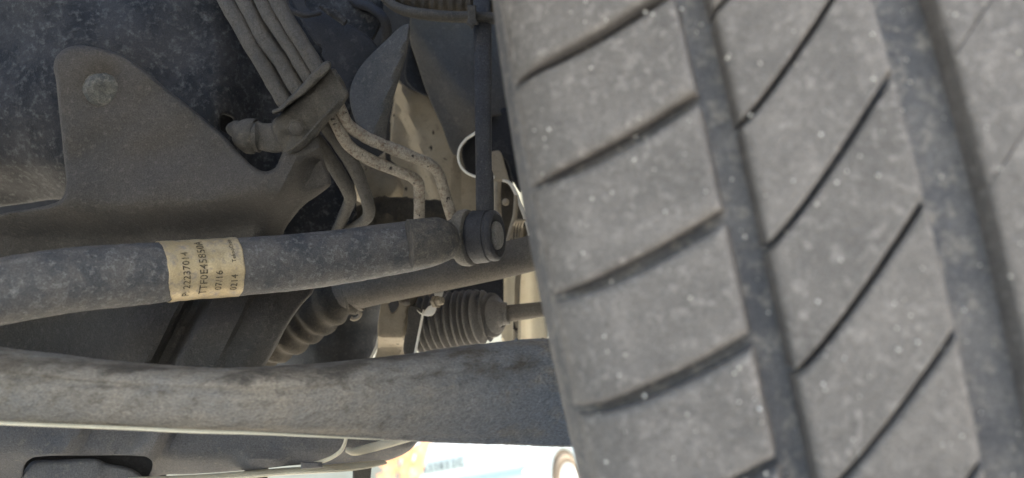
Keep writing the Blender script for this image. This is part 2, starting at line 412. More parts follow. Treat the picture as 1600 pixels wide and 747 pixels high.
# ---------------------------------------------------------------- lower crossmember / undertray
tray = thing('undertray', 'blue grey engine undertray below the thick lower arm', 'undertray', P(250, 710, .46))
def tray_d(u, v):
    d = 0.435 + 0.02*sstep(700, 760, v)
    d += 0.012*math.exp(-((u-(300-(v-680)*0.5))/45)**4)*0 + 0.010*sstep(110, 135, u-(690-v)*.6)*sstep(230, 205, u+(v-690)*.8)
    d += 0.012*sstep(240, 262, u+(v-700)*0.6)
    d -= 0.010*math.exp(-((u-410)/38)**4)*sstep(700, 725, v)
    return d + 0.001*math.sin(u*.06)*math.sin(v*.09)
sheet('front_panel', [(-700, 560), (-70, 600), (300, 640), (560, 650), (543, 686), (532, 706), (505, 721), (440, 729), (373, 736), (300, 741), (240, 745), (190, 775), (-70, 800), (-700, 840)], tray_d, 0.003, M['tray'], tray,
      holes=[[(36, 745), (40, 724), (56, 714), (130, 712), (225, 713), (238, 722), (234, 740), (218, 756), (120, 762), (36, 762)]], step=9, edge=4, edge_d=0.002)
sheet('recess_boss', [(46, 724), (90, 719), (150, 717), (168, 724), (205, 732), (224, 748), (222, 775), (120, 785), (30, 780)], lambda u, v: 0.450+0.003*sstep(150, 165, u), 0.01, M['tray'], tray, step=12, edge=8, edge_d=0.006)
sheet('recess_back', [(-20, 690), (260, 690), (260, 790), (-20, 790)], .475, 0.003, M['dark'], tray, step=30, smooth=False)
tube('rolled_edge', [(541, 680, .432, 2.6), (539, 692, .432, 2.8), (532, 705, .432, 3.2), (518, 715, .432, 3.2), (503, 721, .434, 3), (488, 725, .436, 2.5)], M['lit_edge'], tray, seg=10)
sheet('edge_tab', [(470, 722), (503, 722), (505, 731), (470, 733)], .43, 0.004, M['tray'], tray, smooth=False, step=6, edge=2)
sheet('rear_panel', [(470, 650), (700, 672), (660, 684), (651, 692), (640, 704), (622, 714), (596, 722), (540, 728), (500, 733), (480, 733), (480, 700)], lambda u, v: .50+.02*sstep(690, 725, v), 0.003, M['tray'], tray, step=9, edge=5, edge_d=0.004)
tube('panel_ridge', [(541, 703, .49, 4), (552, 706, .488, 6), (575, 701, .487, 7), (605, 693, .487, 7), (640, 684, .487, 6), (670, 676, .487, 5)], M['lit_edge'], tray, seg=12, zr=0.5)  # pale colour paints the highlight along this ridge
tube('bottom_flange', [(200, 752, .445, 5), (300, 747, .447, 4), (380, 742, .45, 4.5), (440, 737, .455, 4.5), (505, 733, .46, 4.5), (560, 728, .48, 4), (600, 722, .50, 2.5)], M['lit_edge'], tray, seg=10, zr=3)  # cream colour carries the ground light on the tray's lower lip
for (a, b, d) in ((401, 19, .47), (566, 15, .50)):
    sheet('hanging_bracket', [(a-b, 730), (a+b, 728), (a+b-2, 748), (a+b-6, 800), (a-b, 800)], d, 0.012, M['tower'], tray, smooth=False, step=8, edge=3)

# ---------------------------------------------------------------- brake and fuel lines through the clamp
LINES = [
 ([(160, -400), (338, -30), (354, 0), (384, 52), (414, 105), (440, 150), (466, 190), (496, 222), (522, 260), (543, 296), (547, 312), (538, 335), (526, 362)],
  [14, 14, 14, 14, 13.5, 13, 12, 12, 12, 11, 10, 9.5, 9], 'brake line ending in a short tan stub, farthest left of the four'),
 ([(190, -400), (368, -30), (382, 0), (414, 60), (440, 97), (464, 137), (490, 172), (512, 200), (540, 240), (562, 280), (575, 318), (575, 338), (562, 350), (538, 362)],
  [13, 13, 13, 13, 13, 12.5, 12, 12, 12, 11, 10, 9.5, 8.5, 8], 'brake line that hooks back left just above the stickered bar'),
 ([(219, -400), (397, -30), (410, 0), (432, 41), (459, 82), (481, 118), (505, 155), (526, 195), (545, 228), (570, 246), (609, 262), (640, 275), (653, 286), (655, 304), (654, 352)],
  [13, 13, 13, 12.5, 12, 12, 9.5, 9.5, 9.5, 10, 9.5, 9, 9, 9, 9], 'flaky tan brake line bending straight down at its middle'),
 ([(240, -400), (418, -30), (432, 0), (451, 34), (474, 71), (497, 107), (518, 145), (534, 175), (545, 196), (565, 211), (600, 227), (640, 243), (670, 256), (684, 268), (693, 296), (708, 345)],
  [12, 12, 12, 12, 12, 12, 9.5, 9.5, 9.5, 10, 10, 9.5, 9.5, 9, 9, 9], 'tan line reaching farthest, down to the end of the thick bar'),
]
for i, (pp, rr, lab) in enumerate(LINES):
    t = thing('brake_line', lab, 'brake line', P(pp[5][0], pp[5][1], .45), 'four lines running through the clamp')
    k = len(pp); kc = 6
    dd = [0.455-0.004*i - 0.001*j for j in range(kc+1)]
    d1 = dd[-1]; ends = [0.50, 0.50, 0.50, 0.50][i]
    dd += [d1 + (ends-d1)*(j+1)/(k-kc-1) for j in range(k-kc-1)]
    up = [(pp[j][0], pp[j][1], dd[j], rr[j]) for j in range(0, kc+1)]
    lo = [(pp[j][0], pp[j][1], dd[j], rr[j]*0.98) for j in range(kc, k)]
    a = tube('upper_hose', up, M['line'], t, n=12, lump=0.0004); b = tube('lower_pipe', lo, M['line_lo'] if i > 1 else M['line'], t, n=12, lump=0.0004)

clamp = thing('hose_clamp', 'dirt caked plastic clamp gripping four lines on the frame rail', 'clamp', P(480, 170, .43))
def cl_d(u, v):
    d = .425
    d -= 0.004*math.exp(-(math.hypot(u-464, v-202)/13)**2)
    d += 0.003*math.exp(-(math.hypot(u-448, v-212)/8)**2)
    d -= 0.002*math.sin((u-v)*0.06)
    return d
sheet('clamp_block', [(427, 188), (441, 178), (460, 160), (500, 124), (516, 108), (524, 108), (531, 122), (542, 142), (543, 154), (520, 182), (495, 212), (470, 235), (455, 244), (443, 241), (432, 222), (424, 205)],
      cl_d, 0.022, M['clamp'], clamp, step=3, edge=5, edge_d=0.006, rough=0.0014)
sheet('clamp_lip', [(426, 172), (436, 168), (456, 148), (482, 120), (500, 102), (508, 96), (516, 97), (517, 106), (505, 120), (478, 144), (455, 163), (438, 176), (427, 178)], .415, 0.03, M['clamp'], clamp, step=5, edge=4, edge_d=0.004, rough=0.0006)
tube('clamp_notch', [(522, 112, .43, 3), (528, 124, .43, 6), (535, 136, .435, 5), (541, 148, .44, 3)], M['clamp'], clamp, seg=10)
cb = lathe('clamp_bolt', P(463, 200, .424), -FW*.9+RT*.25-UP*.2, [(0, .0052), (.0008, .0052), (.001, .0040), (.0042, .0039), (.0048, .0032), (.0050, .001)], M['line'], clamp, seg=6)
lathe('clamp_rivet', P(446, 219, .428), -FW, [(0, .0028), (.001, .0026), (.0016, .0012)], M['clamp'], clamp, seg=14)
tube('fold_rib', [(449, 236, .421, 2.5), (470, 222, .419, 2.5), (500, 190, .419, 2.5), (530, 157, .42, 2)], M['clamp'], clamp, seg=10, lump=.0003)
rib = lambda s, r: r*(1+0.05*math.sin(s*2*math.pi/0.0052))
tube('mount_arm', [(448, 216, .430, 21), (432, 215, .431, 23), (414, 214, .434, 22), (402, 213, .436, 21)], M['clamp'], clamp, seg=24, n=10, zr=.45, exp=.7, lump=0.0008)
tube('mount_bushing', [(411, 214, .437, 17), (407, 214, .437, 22), (404, 214, .437, 25), (401, 214, .437, 23), (398, 214, .438, 23), (396, 214, .438, 27), (392, 213, .438, 27.5), (389, 212, .439, 25), (386, 211, .439, 25), (383, 210, .44, 24), (379, 208, .441, 19), (374, 205, .443, 15), (366, 201, .446, 12), (361, 199, .448, 8)], M['clamp'], clamp, seg=32, n=4, lump=0.0007)

# ---------------------------------------------------------------- deeper panels
bl = sheet('splash_guard', [(640, 38), (626, 42), (604, 62), (568, 98), (552, 124), (546, 150), (553, 184), (566, 206), (585, 222), (601, 222), (604, 200), (613, 160), (628, 110), (638, 70)],
      lambda u, v: .478+0.0006*abs(u-(640-(v-40)*.33))*.5, 0.003, M['blade'], None, step=7, edge=4, edge_d=0.003)
tag(bl, 'blue grey pointed sheet metal guard right of the hose clamp', 'metal guard')
iw = thing('inner_fender', 'beige painted inner fender panel behind the tan lines', 'fender', P(650, 250, .66))
def iw_d(u, v):
    e = 618 + (v-125)*0.33
    return .655 + 0.02*sstep(e+4, e-10, u) - .02*sstep(640, 760, u)
sheet('panel', [(619, 122), (630, 132), (648, 143), (668, 150), (700, 195), (760, 260), (765, 420), (560, 420), (590, 340), (606, 250), (612, 200), (616, 150)], iw_d, 0.003, M['beige'], iw, step=8, edge=3, edge_d=0.002)
sheet('side_flange', [(598, 240), (606, 210), (618, 150), (622, 190), (640, 262), (655, 330), (640, 400), (560, 400), (540, 300), (560, 262)], .69, 0.003, M['beige'], iw, step=12, edge=3)
# muddy lump below the pipes
tube('cast_lug', [(560, 268, .63, 30), (585, 285, .625, 38), (600, 300, .63, 30), (608, 318, .64, 14)], M['beige'], iw, seg=24, lump=0.002)
tube('lower_lug', [(560, 345, .60, 26), (600, 340, .60, 32), (650, 335, .60, 26), (700, 340, .60, 20)], M['boot'], iw, seg=24, lump=0.003)
tube('dark_stiffener', [(606, 190, .62, 4), (607, 250, .62, 4), (618, 260, .62, 3)], M['tower'], iw, seg=10)

tw = thing('strut_tower', 'grey brown strut tower wall behind the vertical link rod', 'strut tower', P(700, 120, .60))
def tw_d(u, v): return .60+0.012*sstep(0, 60, abs(u-(640+(v-30)*.75)))+0.008*math.sin((u+v)*0.012)
sheet('tower_wall', [(641, 20), (660, -400), (860, -400), (830, 0), (830, 30), (820, 170), (760, 185), (742, 206), (726, 220), (718, 240), (708, 242), (690, 196), (668, 148), (652, 100), (640, 60)], tw_d, 0.003, M['tower'], tw, step=10, edge=3)
sheet('tower_flange', [(632, 112), (641, 70), (652, 100), (664, 130), (670, 150), (652, 144), (636, 130)], .625, 0.003, M['dark'], tw, step=9, edge=3)
dg = sheet('tower_foot', [(708, 240), (722, 248), (728, 270), (745, 280), (750, 350), (690, 352), (702, 300)], .64, 0.003, M['beige'], tw, step=9, edge=3)

# spring seat with ribbed boot at the top
sp = thing('spring_seat', 'curved grey spring seat rim with a ribbed dark boot at the top', 'spring seat', P(690, 10, .50))
tube('seat_rim', [(590, -22, .50, 7), (602, -2, .50, 7), (625, 14, .495, 7.5), (660, 22, .49, 8), (700, 26, .488, 8), (740, 27, .487, 8), (790, 30, .487, 8)], M['clamp'], sp, seg=16, zr=1.6, exp=0.8)
tube('ribbed_boot', [(612, -22, .50, 16), (640, -4, .50, 18), (680, 1, .50, 19), (720, 3, .50, 19), (790, 4, .50, 19)], M['boot'], sp, seg=24, n=26, rmod=lambda s, r: r*(1+0.12*math.sin(s*2*math.pi/0.0056)))
sheet('retaining_clip', [(730, 8), (744, 8), (744, 30), (748, 38), (740, 40), (737, 47), (733, 40), (728, 38), (731, 30)], .475, 0.006, M['clamp'], sp, step=4, edge=2, edge_d=.001, smooth=False)

# white looped cable
wc = tube('white_cable', [(756, 196, .57, 2.0), (744, 207, .57, 2.4), (729, 217, .57, 2.0), (719, 230, .57, 2.0), (716, 245, .57, 2.0), (720, 260, .57, 2.0), (731, 271, .57, 2.0), (748, 277, .57, 2.0), (772, 277, .575, 2.6)], M['white'], None, seg=10)
tag(wc, 'thin white cable bowing out left of the vertical link rod', 'cable')
sheet('cable_hole_back', [(722, 232), (742, 212), (760, 200), (790, 190), (795, 290), (745, 280), (728, 266)], .63, .003, M['dark'], tw, step=14)

# knuckle pieces glimpsed between rod and tyre
kn = thing('steering_knuckle', 'dusty cream steering knuckle glimpsed between link rod and tyre', 'knuckle', P(795, 280, .58))
sheet('upper_web', [(768, 180), (800, 168), (830, 200), (815, 300), (800, 280), (790, 250), (768, 240)], .60, 0.004, M['dark'], kn, step=9)
sheet('cream_web', [(766, 240), (781, 236), (790, 262), (797, 285), (802, 292), (786, 284), (766, 283)], .575, 0.004, M['beige'], kn, step=5, edge=2)
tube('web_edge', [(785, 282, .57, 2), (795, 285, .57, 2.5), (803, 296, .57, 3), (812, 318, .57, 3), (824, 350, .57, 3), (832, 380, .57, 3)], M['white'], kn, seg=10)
tube('cream_post', [(777, 284, .57, 6.5), (776, 310, .57, 6.5), (778, 345, .57, 6.5)], M['beige'], kn, seg=14)
lathe('small_stud', P(790, 316, .57), -FW, [(0, .0026), (.003, .0026), (.004, .002), (.0045, .001)], M['beige'], kn, seg=14)
sheet('dark_web', [(783, 286), (800, 290), (812, 316), (822, 350), (812, 362), (800, 385), (782, 385), (782, 330)], .585, .004, M['boot'], kn, step=7)
tube('cream_blade', [(806, 305, .56, 3), (805, 335, .56, 4), (799, 358, .56, 4), (792, 380, .56, 3)], M['beige'], kn, seg=10)
for k in range(4):
    tube('cast_fin', [(800+k*5, 380, .565, 1.8), (802+k*4.5, 355, .565, 1.8), (808+k*3.5, 344, .532, 1.6), (818+k*1.5, 345, .565, 1.5)], M['beige'], kn, seg=8)

sheet('outer_web', [(786, 426), (808, 420), (812, 470), (811, 550), (787, 550)], lambda u, v: .66+.01*sstep(795, 810, u), .004, M['webcream'], kn, step=6, edge=3)
sheet('outer_web', [(815, 420), (852, 415), (852, 550), (816, 550)], lambda u, v: .70-.01*sstep(815, 835, u), .004, M['webcream'], kn, step=6, edge=3)
sheet('hub_web', [(800, 300), (822, 330), (840, 380), (838, 395), (806, 395), (795, 350)], lambda u, v: .63+.01*math.sin(u*.2), .004, M['beige'], kn, step=6, edge=3)
# ---------------------------------------------------------------- drive shaft
ds = thing('drive_shaft', 'dusty brown drive shaft running behind the stickered bar', 'drive shaft', P(680, 430, .52))
tube('shaft_tube', [(528, 464, .535, 27), (569, 453, .53, 27.5), (640, 438, .525, 27.5), (712, 423, .52, 27.5), (780, 408, .52, 28), (860, 389, .52, 28), (900, 380, .52, 28), (1020, 352, .52, 28)], M['shaft'], ds, seg=32)
def boot_r(s, r): return r*(1+0.09*math.sin(s*2*math.pi/0.0135))
tube('joint_boot', [(556, 458, .535, 29), (540, 463, .535, 30), (528, 468, .535, 32), (508, 477, .538, 38), (480, 491, .545, 42), (450, 508, .55, 45), (420, 522, .555, 46), (380, 540, .565, 46)], M['boot'], ds, seg=44, n=22, rmod=boot_r, lump=.0006)
for a in (545, 556):
    tube('boot_clamp', [(a-3, 461-(a-545)*.25, .534, 30.5), (a+3, 459-(a-545)*.25, .534, 30.5)], M['shaft'], ds, seg=32)
tube('clamp_tag', [(548, 497, .50, 3), (553, 499, .50, 3), (560, 496, .50, 3), (563, 490, .50, 3), (558, 487, .50, 2.5)], M['beige'], ds, seg=8)

# dark gearbox belly under the shaft
gb = thing('gearbox', 'dark blue gearbox belly showing between brown plate and tan bracket', 'gearbox', P(520, 540, .60))
def gb_d(u, v): return .60+0.00006*(u-520)**2*.1 - .02*sstep(500, 600, v)
sheet('casing', [(380, 440), (600, 455), (596, 490), (594, 520), (588, 545), (576, 570), (560, 620), (380, 620)], gb_d, 0.02, M['blade'], gb, step=10, edge=8, edge_d=.01, rough=.002)
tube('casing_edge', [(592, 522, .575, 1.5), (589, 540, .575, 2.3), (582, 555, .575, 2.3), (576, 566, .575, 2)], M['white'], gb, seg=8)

# tan bracket
br = thing('mounting_bracket', 'tan folded bracket with a square hole, hanging left of the bellows', 'bracket', P(620, 520, .59))
def br_d(u, v): return .545+.025*sstep(525, 545, v)+.02*sstep(632, 648, u+(v-500)*.15)
sheet('web', [(598, 455), (680, 440), (664, 490), (655, 530), (646, 570), (580, 575), (590, 545), (590, 510), (594, 480)], br_d, 0.003, M['beige'], br,
      holes=[[(608, 474), (622, 470), (623, 478), (614, 489), (610, 486)]], step=5, edge=2, smooth=False)
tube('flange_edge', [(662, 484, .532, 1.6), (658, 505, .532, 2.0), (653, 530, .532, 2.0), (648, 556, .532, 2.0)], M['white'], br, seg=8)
sheet('side_web', [(640, 478), (661, 486), (655, 520), (650, 552), (636, 560), (630, 545), (636, 510)], .54, 0.002, M['tower'], br, step=6, edge=2)
sheet('hook', [(651, 484), (660, 489), (668, 480), (680, 474), (682, 482), (677, 492), (668, 494), (657, 491)], .528, 0.004, M['white'], br, step=3, edge=1.5, edge_d=.001)
lathe('hook_nut', P(679, 472, .528), (RT*.8-FW*.7+UP*.2), [(0, .0042), (.003, .0042), (.003, .003), (.007, .003), (.008, .002)], M['beige'], br, seg=6)
sheet('hook_tab', [(678, 455), (692, 452), (690, 466), (684, 470)], .535, .003, M['white'], br, step=4, edge=1.5)
tube('bracket_stud', [(628, 470, .545, 5), (634, 472, .54, 6), (640, 470, .54, 5)], M['shaft'], br, seg=12)

# ---------------------------------------------------------------- steering bellows and tie rod
tr = thing('tie_rod', 'grey ribbed steering bellows with tie rod entering the tyre side', 'tie rod', P(740, 495, .55))
def bel(s, r): return r - (0.0050*abs(math.cos(s*math.pi/0.0050))**3 if s < 0.060 else 0)
tube('bellows', [(650, 511, .567, 44), (672, 507, .565, 46), (700, 502, .562, 46), (730, 498, .559, 45), (752, 495, .556, 43), (764, 493, .555, 39), (774, 492, .552, 31), (782, 491, .55, 21), (786, 491, .55, 17)], M['bellows'], tr, seg=44, n=22, rmod=bel)
tube('bellows_collar', [(775, 491, .549, 17), (778, 491, .549, 19), (783, 491, .549, 19), (787, 491, .549, 17), (789, 490, .549, 18), (792, 490, .549, 16)], M['bellows'], tr, seg=28)
tube('rod', [(786, 491, .55, 13.5), (810, 488, .55, 13), (850, 483, .55, 12), (900, 477, .55, 12), (1000, 466, .55, 12)], M['shaft'], tr, seg=20)
hs = tube('black_hose', [(812, 415, .62, 4), (809, 440, .62, 4.5), (808, 470, .62, 4.5), (806, 500, .62, 4), (805, 540, .62, 4)], M['beige'], None, seg=12)
tag(hs, 'thin dark hose in the bright gap right of the bellows', 'hose')
dbx = sheet('dark_bracket', [(700, 440), (787, 425), (787, 478), (752, 474), (740, 455), (700, 470)], .60, .02, M['dark'], None, step=8, smooth=False)
tag(dbx, 'black bracket edge directly above the ribbed steering bellows', 'bracket')

# ---------------------------------------------------------------- lower control arm
arm = thing('control_arm', 'massive rough grey lower control arm spanning the bottom to the tyre', 'control arm', P(400, 620, .33))
prof = [(-900, 400, 540), (-500, 470, 600), (-200, 522, 642), (-60, 537, 655), (0, 545, 660), (100, 558, 664), (200, 569, 668), (300, 575, 673), (400, 576, 676), (500, 570, 681), (600, 558, 686), (700, 545, 690), (800, 533, 695), (855, 530, 697), (900, 530, 698), (960, 532, 700)]
def arm_d(u): return .315+.045*sstep(300, 950, u)
ctrl = [(u, (a+b)/2, arm_d(u), (b-a)/2) for u, a, b in prof]
cen, rad = sweep_path(ctrl, 40)
vs = []; fs = []; SEG = 96; N = len(cen)
# section: domed upper face, flat web, sharp lower lip
def arm_sec(k):
    a = 2*math.pi*k/SEG; ca, sa = math.cos(a), math.sin(a)
    x = math.copysign(abs(ca)**0.75, ca); z = math.copysign(abs(sa)**0.8, sa)
    return x, z
from mathutils import noise as mn
for i in range(N):
    t = (cen[min(i+1, N-1)]-cen[max(i-1, 0)]).normalized(); side = t.cross(FW).normalized(); dep = side.cross(t).normalized()
    if side.dot(UP) < 0: side = -side
    if dep.dot(FW) > 0: dep = -dep
    for k in range(SEG):
        x, z = arm_sec(k)
        hz = 0.016
        zz = z*hz
        if z > 0:
            zz -= 0.0016*math.exp(-((x-0.52)/0.10)**2)*sstep(0, 1, i/N*3)      # shallow valley under the upper ridge
            zz -= 0.006*(1-x)*0.5*0.6
            zz += 0.002*math.exp(-((x+0.93)/0.07)**2)
        p = cen[i]+side*(x*rad[i])+dep*zz
        p += 0.0005*mn.noise_vector(p*40) + 0.00018*mn.noise_vector(p*230) + 0.00016*mn.noise_vector(p*520)
        vs.append(p)
for i in range(N-1):
    for k in range(SEG):
        k2 = (k+1) % SEG; fs.append((i*SEG+k, (i+1)*SEG+k, (i+1)*SEG+k2, i*SEG+k2))
fs.append(tuple(range(SEG))); fs.append(tuple((N-1)*SEG+k for k in range(SEG))[::-1])
obj('arm_casting', vs, fs, M['arm'], arm)
tube('lip_highlight', [(u, b+1.0, arm_d(u)-.010, 2.8 if u < 350 else (2.2 if u < 450 else (1.6 if u < 550 else .8))) for u, a, b in prof if u < 650], M['lit_edge'], arm, seg=10, zr=2.0)  # added pale tube, paints the ground-bounce rim under the arm
for (u, v) in ((807, 533), (848, 532)):
    lathe('lip_burr', P(u, v, arm_d(u)), UP, [(-.001, .0012), (.0006, .001), (.0012, .0004)], M['arm'], arm, seg=8)

# ---------------------------------------------------------------- anti-roll bar with sticker
bar = thing('stabiliser_bar', 'thick speckled stabiliser bar carrying a gold sticker', 'stabiliser bar', P(350, 420, .36))
bprof = [(-700, 640, 760), (-420, 530, 645), (-200, 448, 556), (-60, 418, 522), (0, 404, 508), (60, 393, 497), (120, 386, 487), (200, 381, 479), (300, 376, 467), (400, 370, 460), (500, 362, 449), (600, 350, 432), (660, 343, 420), (684, 340, 412)]
def bar_d(u): return .33+.115*sstep(-150, 800, u)
bctrl = [(u, (a+b)/2, bar_d(u), (b-a)/2) for u, a, b in bprof]
bc, brad = sweep_path(bctrl, 40)
vs, fs = tube_geo(bc, brad, 72); vs = roughen(vs, .0002, 220)
obj('bar_tube', vs, fs, M['bar'], bar)
tube('flattened_end', [(640, 381, .418, 38.5), (668, 378, .421, 37.5), (682, 376, .423, 36.5), (690, 375, .425, 34.5), (695, 374, .428, 30), (698, 374, .431, 22)], M['barend2'], bar, seg=36, zr=.85, lump=.0003)
bus = [b_[0] for b_ in bctrl]
def bar_frame(u):
    u = float(u)
    c0 = np.array(bctrl)
    dense = catmull(c0, 40)
    i = int(np.argmin(abs(dense[:, 0]-u))); i = min(max(i, 1), len(dense)-2)
    a, b = P(*dense[i-1][:3]), P(*dense[i+1][:3]); t = (b-a).normalized()
    side = t.cross(FW).normalized()
    if side.dot(UP) < 0: side = -side
    dep = t.cross(side).normalized()
    if dep.dot(FW) > 0: dep = -dep
    f = (u-dense[i][0])/(dense[i+1][0]-dense[i][0]+1e-9)
    c = P(*(dense[i][:3]+f*(dense[i+1][:3]-dense[i][:3])))
    return c, t, side, dep, float(dense[i][3]*dense[i][2]/FPX)
_bf = {}
def barpt(u, ang, ex):
    u = u - 11
    q = round(u*2)/2
    if q not in _bf: _bf[q] = bar_frame(q)
    c, t, side, dep, r = _bf[q]
    c = c + t*((u-q)*bar_d(u)/FPX)
    return c + (side*math.sin(ang)+dep*math.cos(ang))*(r+ex)
vs = []; fs = []; NU, NA = 60, 60
for i in range(NU+1):
    for j in range(NA+1):
        ang = R(-100+200*j/NA)
        lowl = max(0, (-math.degrees(ang)-28)/30)
        u0 = 260.5 + .5*math.sin(j*.7) + min(9, lowl*8)*sstep(0,.3,lowl); u1 = 379.5 + 0.6*math.sin(j*.5)
        u = u0+(u1-u0)*i/NU
        lift = 0.00045 + 0.0002*mn.noise(Vector((i*.15, j*.13, 0))) + (0.0005 if i in (0,) and -60 < math.degrees(ang) < -20 else 0)
        vs.append(barpt(u, ang, lift))
for i in range(NU):
    for j in range(NA):
        a = i*(NA+1)+j; fs.append((a, a+NA+1, a+NA+2, a+1))
sticker = obj('sticker', vs, fs, M['gold'], bar)
so = sticker.modifiers.new('thickness', 'SOLIDIFY'); so.thickness = 0.0002; so.offset = -1
sticker['label'] = 'worn gold foil sticker with black part numbers'
def wrap_text(s, u_base, ang0, size, name='printed_text', stretch=1.0, parent=None):
    cu = bpy.data.curves.new('tmp', 'FONT'); cu.body = s; cu.size = size; cu.space_character = 1.08; cu.resolution_u = 3; cu.offset = size*0.012
    to = bpy.data.objects.new('tmp', cu); COL.objects.link(to)
    dg_ = bpy.context.evaluated_depsgraph_get(); ev = to.evaluated_get(dg_); me0 = ev.to_mesh()
    V0 = [tuple(v.co) for v in me0.vertices]; F0 = [tuple(p.vertices) for p in me0.polygons]
    ev.to_mesh_clear(); bpy.data.objects.remove(to)
    r = bar_frame(u_base)[4]; d = bar_d(u_base)
    vv = [barpt(u_base - y/(d/FPX), ang0 + x*stretch/r, 0.00085) for x, y, z in V0]
    fs2 = [f if True else f for f in F0]
    return obj(name, vv, fs2, M['ink'], parent, smooth=False)
wrap_text('P: 22237014', 294, R(-54), .0049, parent=sticker, stretch=.82)
wrap_text('TTF0E45850A', 321, R(-52), .0052, parent=sticker, stretch=.86)
wrap_text('07/16', 344, R(-43), .0047, parent=sticker, stretch=.85)
wrap_text('0214', 368, R(-46), .0047, parent=sticker, stretch=.85)
wrap_text('TeknoCrom', 366, R(10), .0028, parent=sticker, stretch=.9)

# ---------------------------------------------------------------- link rod with ball joint
lk = thing('stabiliser_link', 'vertical black link rod whose round ball joint bolts to the bar end', 'link rod', P(755, 368, .44))
tube('rod', [(740, -420, .54, 14), (752, -60, .50, 14), (754, 60, .488, 14), (755, 180, .472, 13.2), (756, 268, .46, 12.8), (757, 274, .459, 14), (758, 345, .45, 14)], M['rod'], lk, seg=24, zr=.7, exp=.7, n=14)
jc = P(709, 373, .450); jax = (P(776, 368, .442)-jc); jl = jax.length; jax.normalize()
rr = .0144
lathe('dust_collar', jc, jax, [(-.003, .0105), (-.001, .0112), (.0005, .0110), (.002, .0122), (.004, .0145), (.0065, .0157), (.0105, .0161), (.0125, .0155), (.0133, .0140), (.0135, .0110)], M['barend'], lk, seg=48, ts=.80)
lathe('housing', jc, jax, [(.0120, .0115), (.0125, .0125), (.0150, .0130), (.0158, .0146), (.0165, .0149), (.0175, .0148), (.024, .0146), (.0265, .0143), (.027, .0137), (.0285, .0137), (.029, .0142), (.0315, .0141), (.033, .0132), (.0335, .0120), (.0325, .0105), (.0315, .0085), (.031, .0)], M['rubber'], lk, seg=52, ts=.80)
hb = lathe('joint_bolt', jc, jax, [(.0310, .0080), (.0330, .0078), (.0342, .0070), (.0347, .0050), (.0345, .003), (.0347, .001)], M['boltgrey'], lk, seg=20, ts=.80)
hb['label'] = 'pale worn bolt end in the black ball joint'

# ---------------------------------------------------------------- tyre in front
TW_YAW, RW = R(13), 0.320
Av = Vector((math.cos(TW_YAW), -math.sin(TW_YAW), 0)); Hv = Vector((math.sin(TW_YAW), math.cos(TW_YAW), 0)); Zv = Vector((0, 0, 1))
CAMBER = R(1.0)
Az = (Av*math.cos(CAMBER) - Zv*math.sin(CAMBER)); Zz = (Zv*math.cos(CAMBER)+Av*math.sin(CAMBER))
Q = P(1137, 373, .187)              # left edge of first groove
phi0 = math.asin((RW-Q.z)/RW)
CT = Q + Hv*(RW*math.cos(phi0)) + Zz*(RW*math.sin(phi0))
A_REF = -0.0145                     # lateral position of Q (wheel centre line is a=0 in the middle of the tread)
# lateral layout, from the left tread edge
aL = -0.097
RIBS = dict(sh=(-0.092, -0.047), g1=(-0.047, -0.0385), r2=(-0.0385, -0.0035), g2=(-0.0035, 0.0092), r3=(0.0092, 0.038), g3=(0.038, 0.047), r4=(0.047, 0.092))
CT = CT + Az*(0.047)                # Q sits at a=-0.047
wheel = thing('wheel', 'dusty grey tyre with grooved tread filling the right of the view', 'wheel', CT)
wheel.matrix_world = Matrix(((Az.x, Hv.x, Zz.x, CT.x), (Az.y, Hv.y, Zz.y, CT.y), (Az.z, Hv.z, Zz.z, CT.z), (0, 0, 0, 1)))
PITCHN = 67; DTH = 2*math.pi/PITCHN
GD = 0.0078
def crown(a):
    x = abs(a)
    r = RW - 0.0035*(x/0.092)**2
    if x > 0.080: r -= 0.0055*((x-0.080)/0.012)**2.2
    return r
def tl(a, th, r): return (a, -r*math.cos(th), -r*math.sin(th))
def meshobj(name, vs, fs, m, parent, sharp=50):
    me = bpy.data.meshes.new(name); me.from_pydata(vs, [], fs); me.update(); me.shade_smooth()
    try: me.set_sharp_from_angle(angle=R(sharp))
    except Exception: pass
    me.materials.append(m); o = bpy.data.objects.new(name, me); COL.objects.link(o); o.parent = parent; return o
# carcass: revolved profile (groove floors, shoulders, sidewalls, bead)
cp = []
for a in np.linspace(-0.0895, 0.0895, 41): cp.append((a, crown(a*0.9)-GD))
side_r = [(0.0925, .3055), (0.0965, .298), (0.1000, .288), (0.1030, .274), (0.1045, .258), (0.1035, .240), (0.0990, .224), (0.0900, .212), (0.0840, .207)]
cp = [(-a, r) for a, r in side_r[::-1]] + cp + side_r
vs = []; fs = []; NS = 180
for k in range(NS):
    th = 2*math.pi*k/NS
    for a, r in cp: vs.append(tl(a, th, r))
n_ = len(cp)
for k in range(NS):
    k2 = (k+1) % NS
    for i in range(n_-1): fs.append((k*n_+i, k*n_+i+1, k2*n_+i+1, k2*n_+i))
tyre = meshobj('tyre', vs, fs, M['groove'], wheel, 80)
rim = [(-0.084, .207), (-0.086, .200), (-0.075, .192), (-0.03, .178), (0.03, .178), (0.06, .192), (0.08, .207), (0.084, .205), (0.078, .188), (0.06, .150), (0.055, .06), (0.05, .0)]
vs = []; fs = []
for k in range(60):
    for a, r in rim: vs.append(tl(a, 2*math.pi*k/60, r))
for k in range(60):
    for i in range(len(rim)-1): fs.append((k*12+i, k*12+i+1, ((k+1) % 60)*12+i+1, ((k+1) % 60)*12+i))
meshobj('rim', vs, fs, M['rim'], wheel)

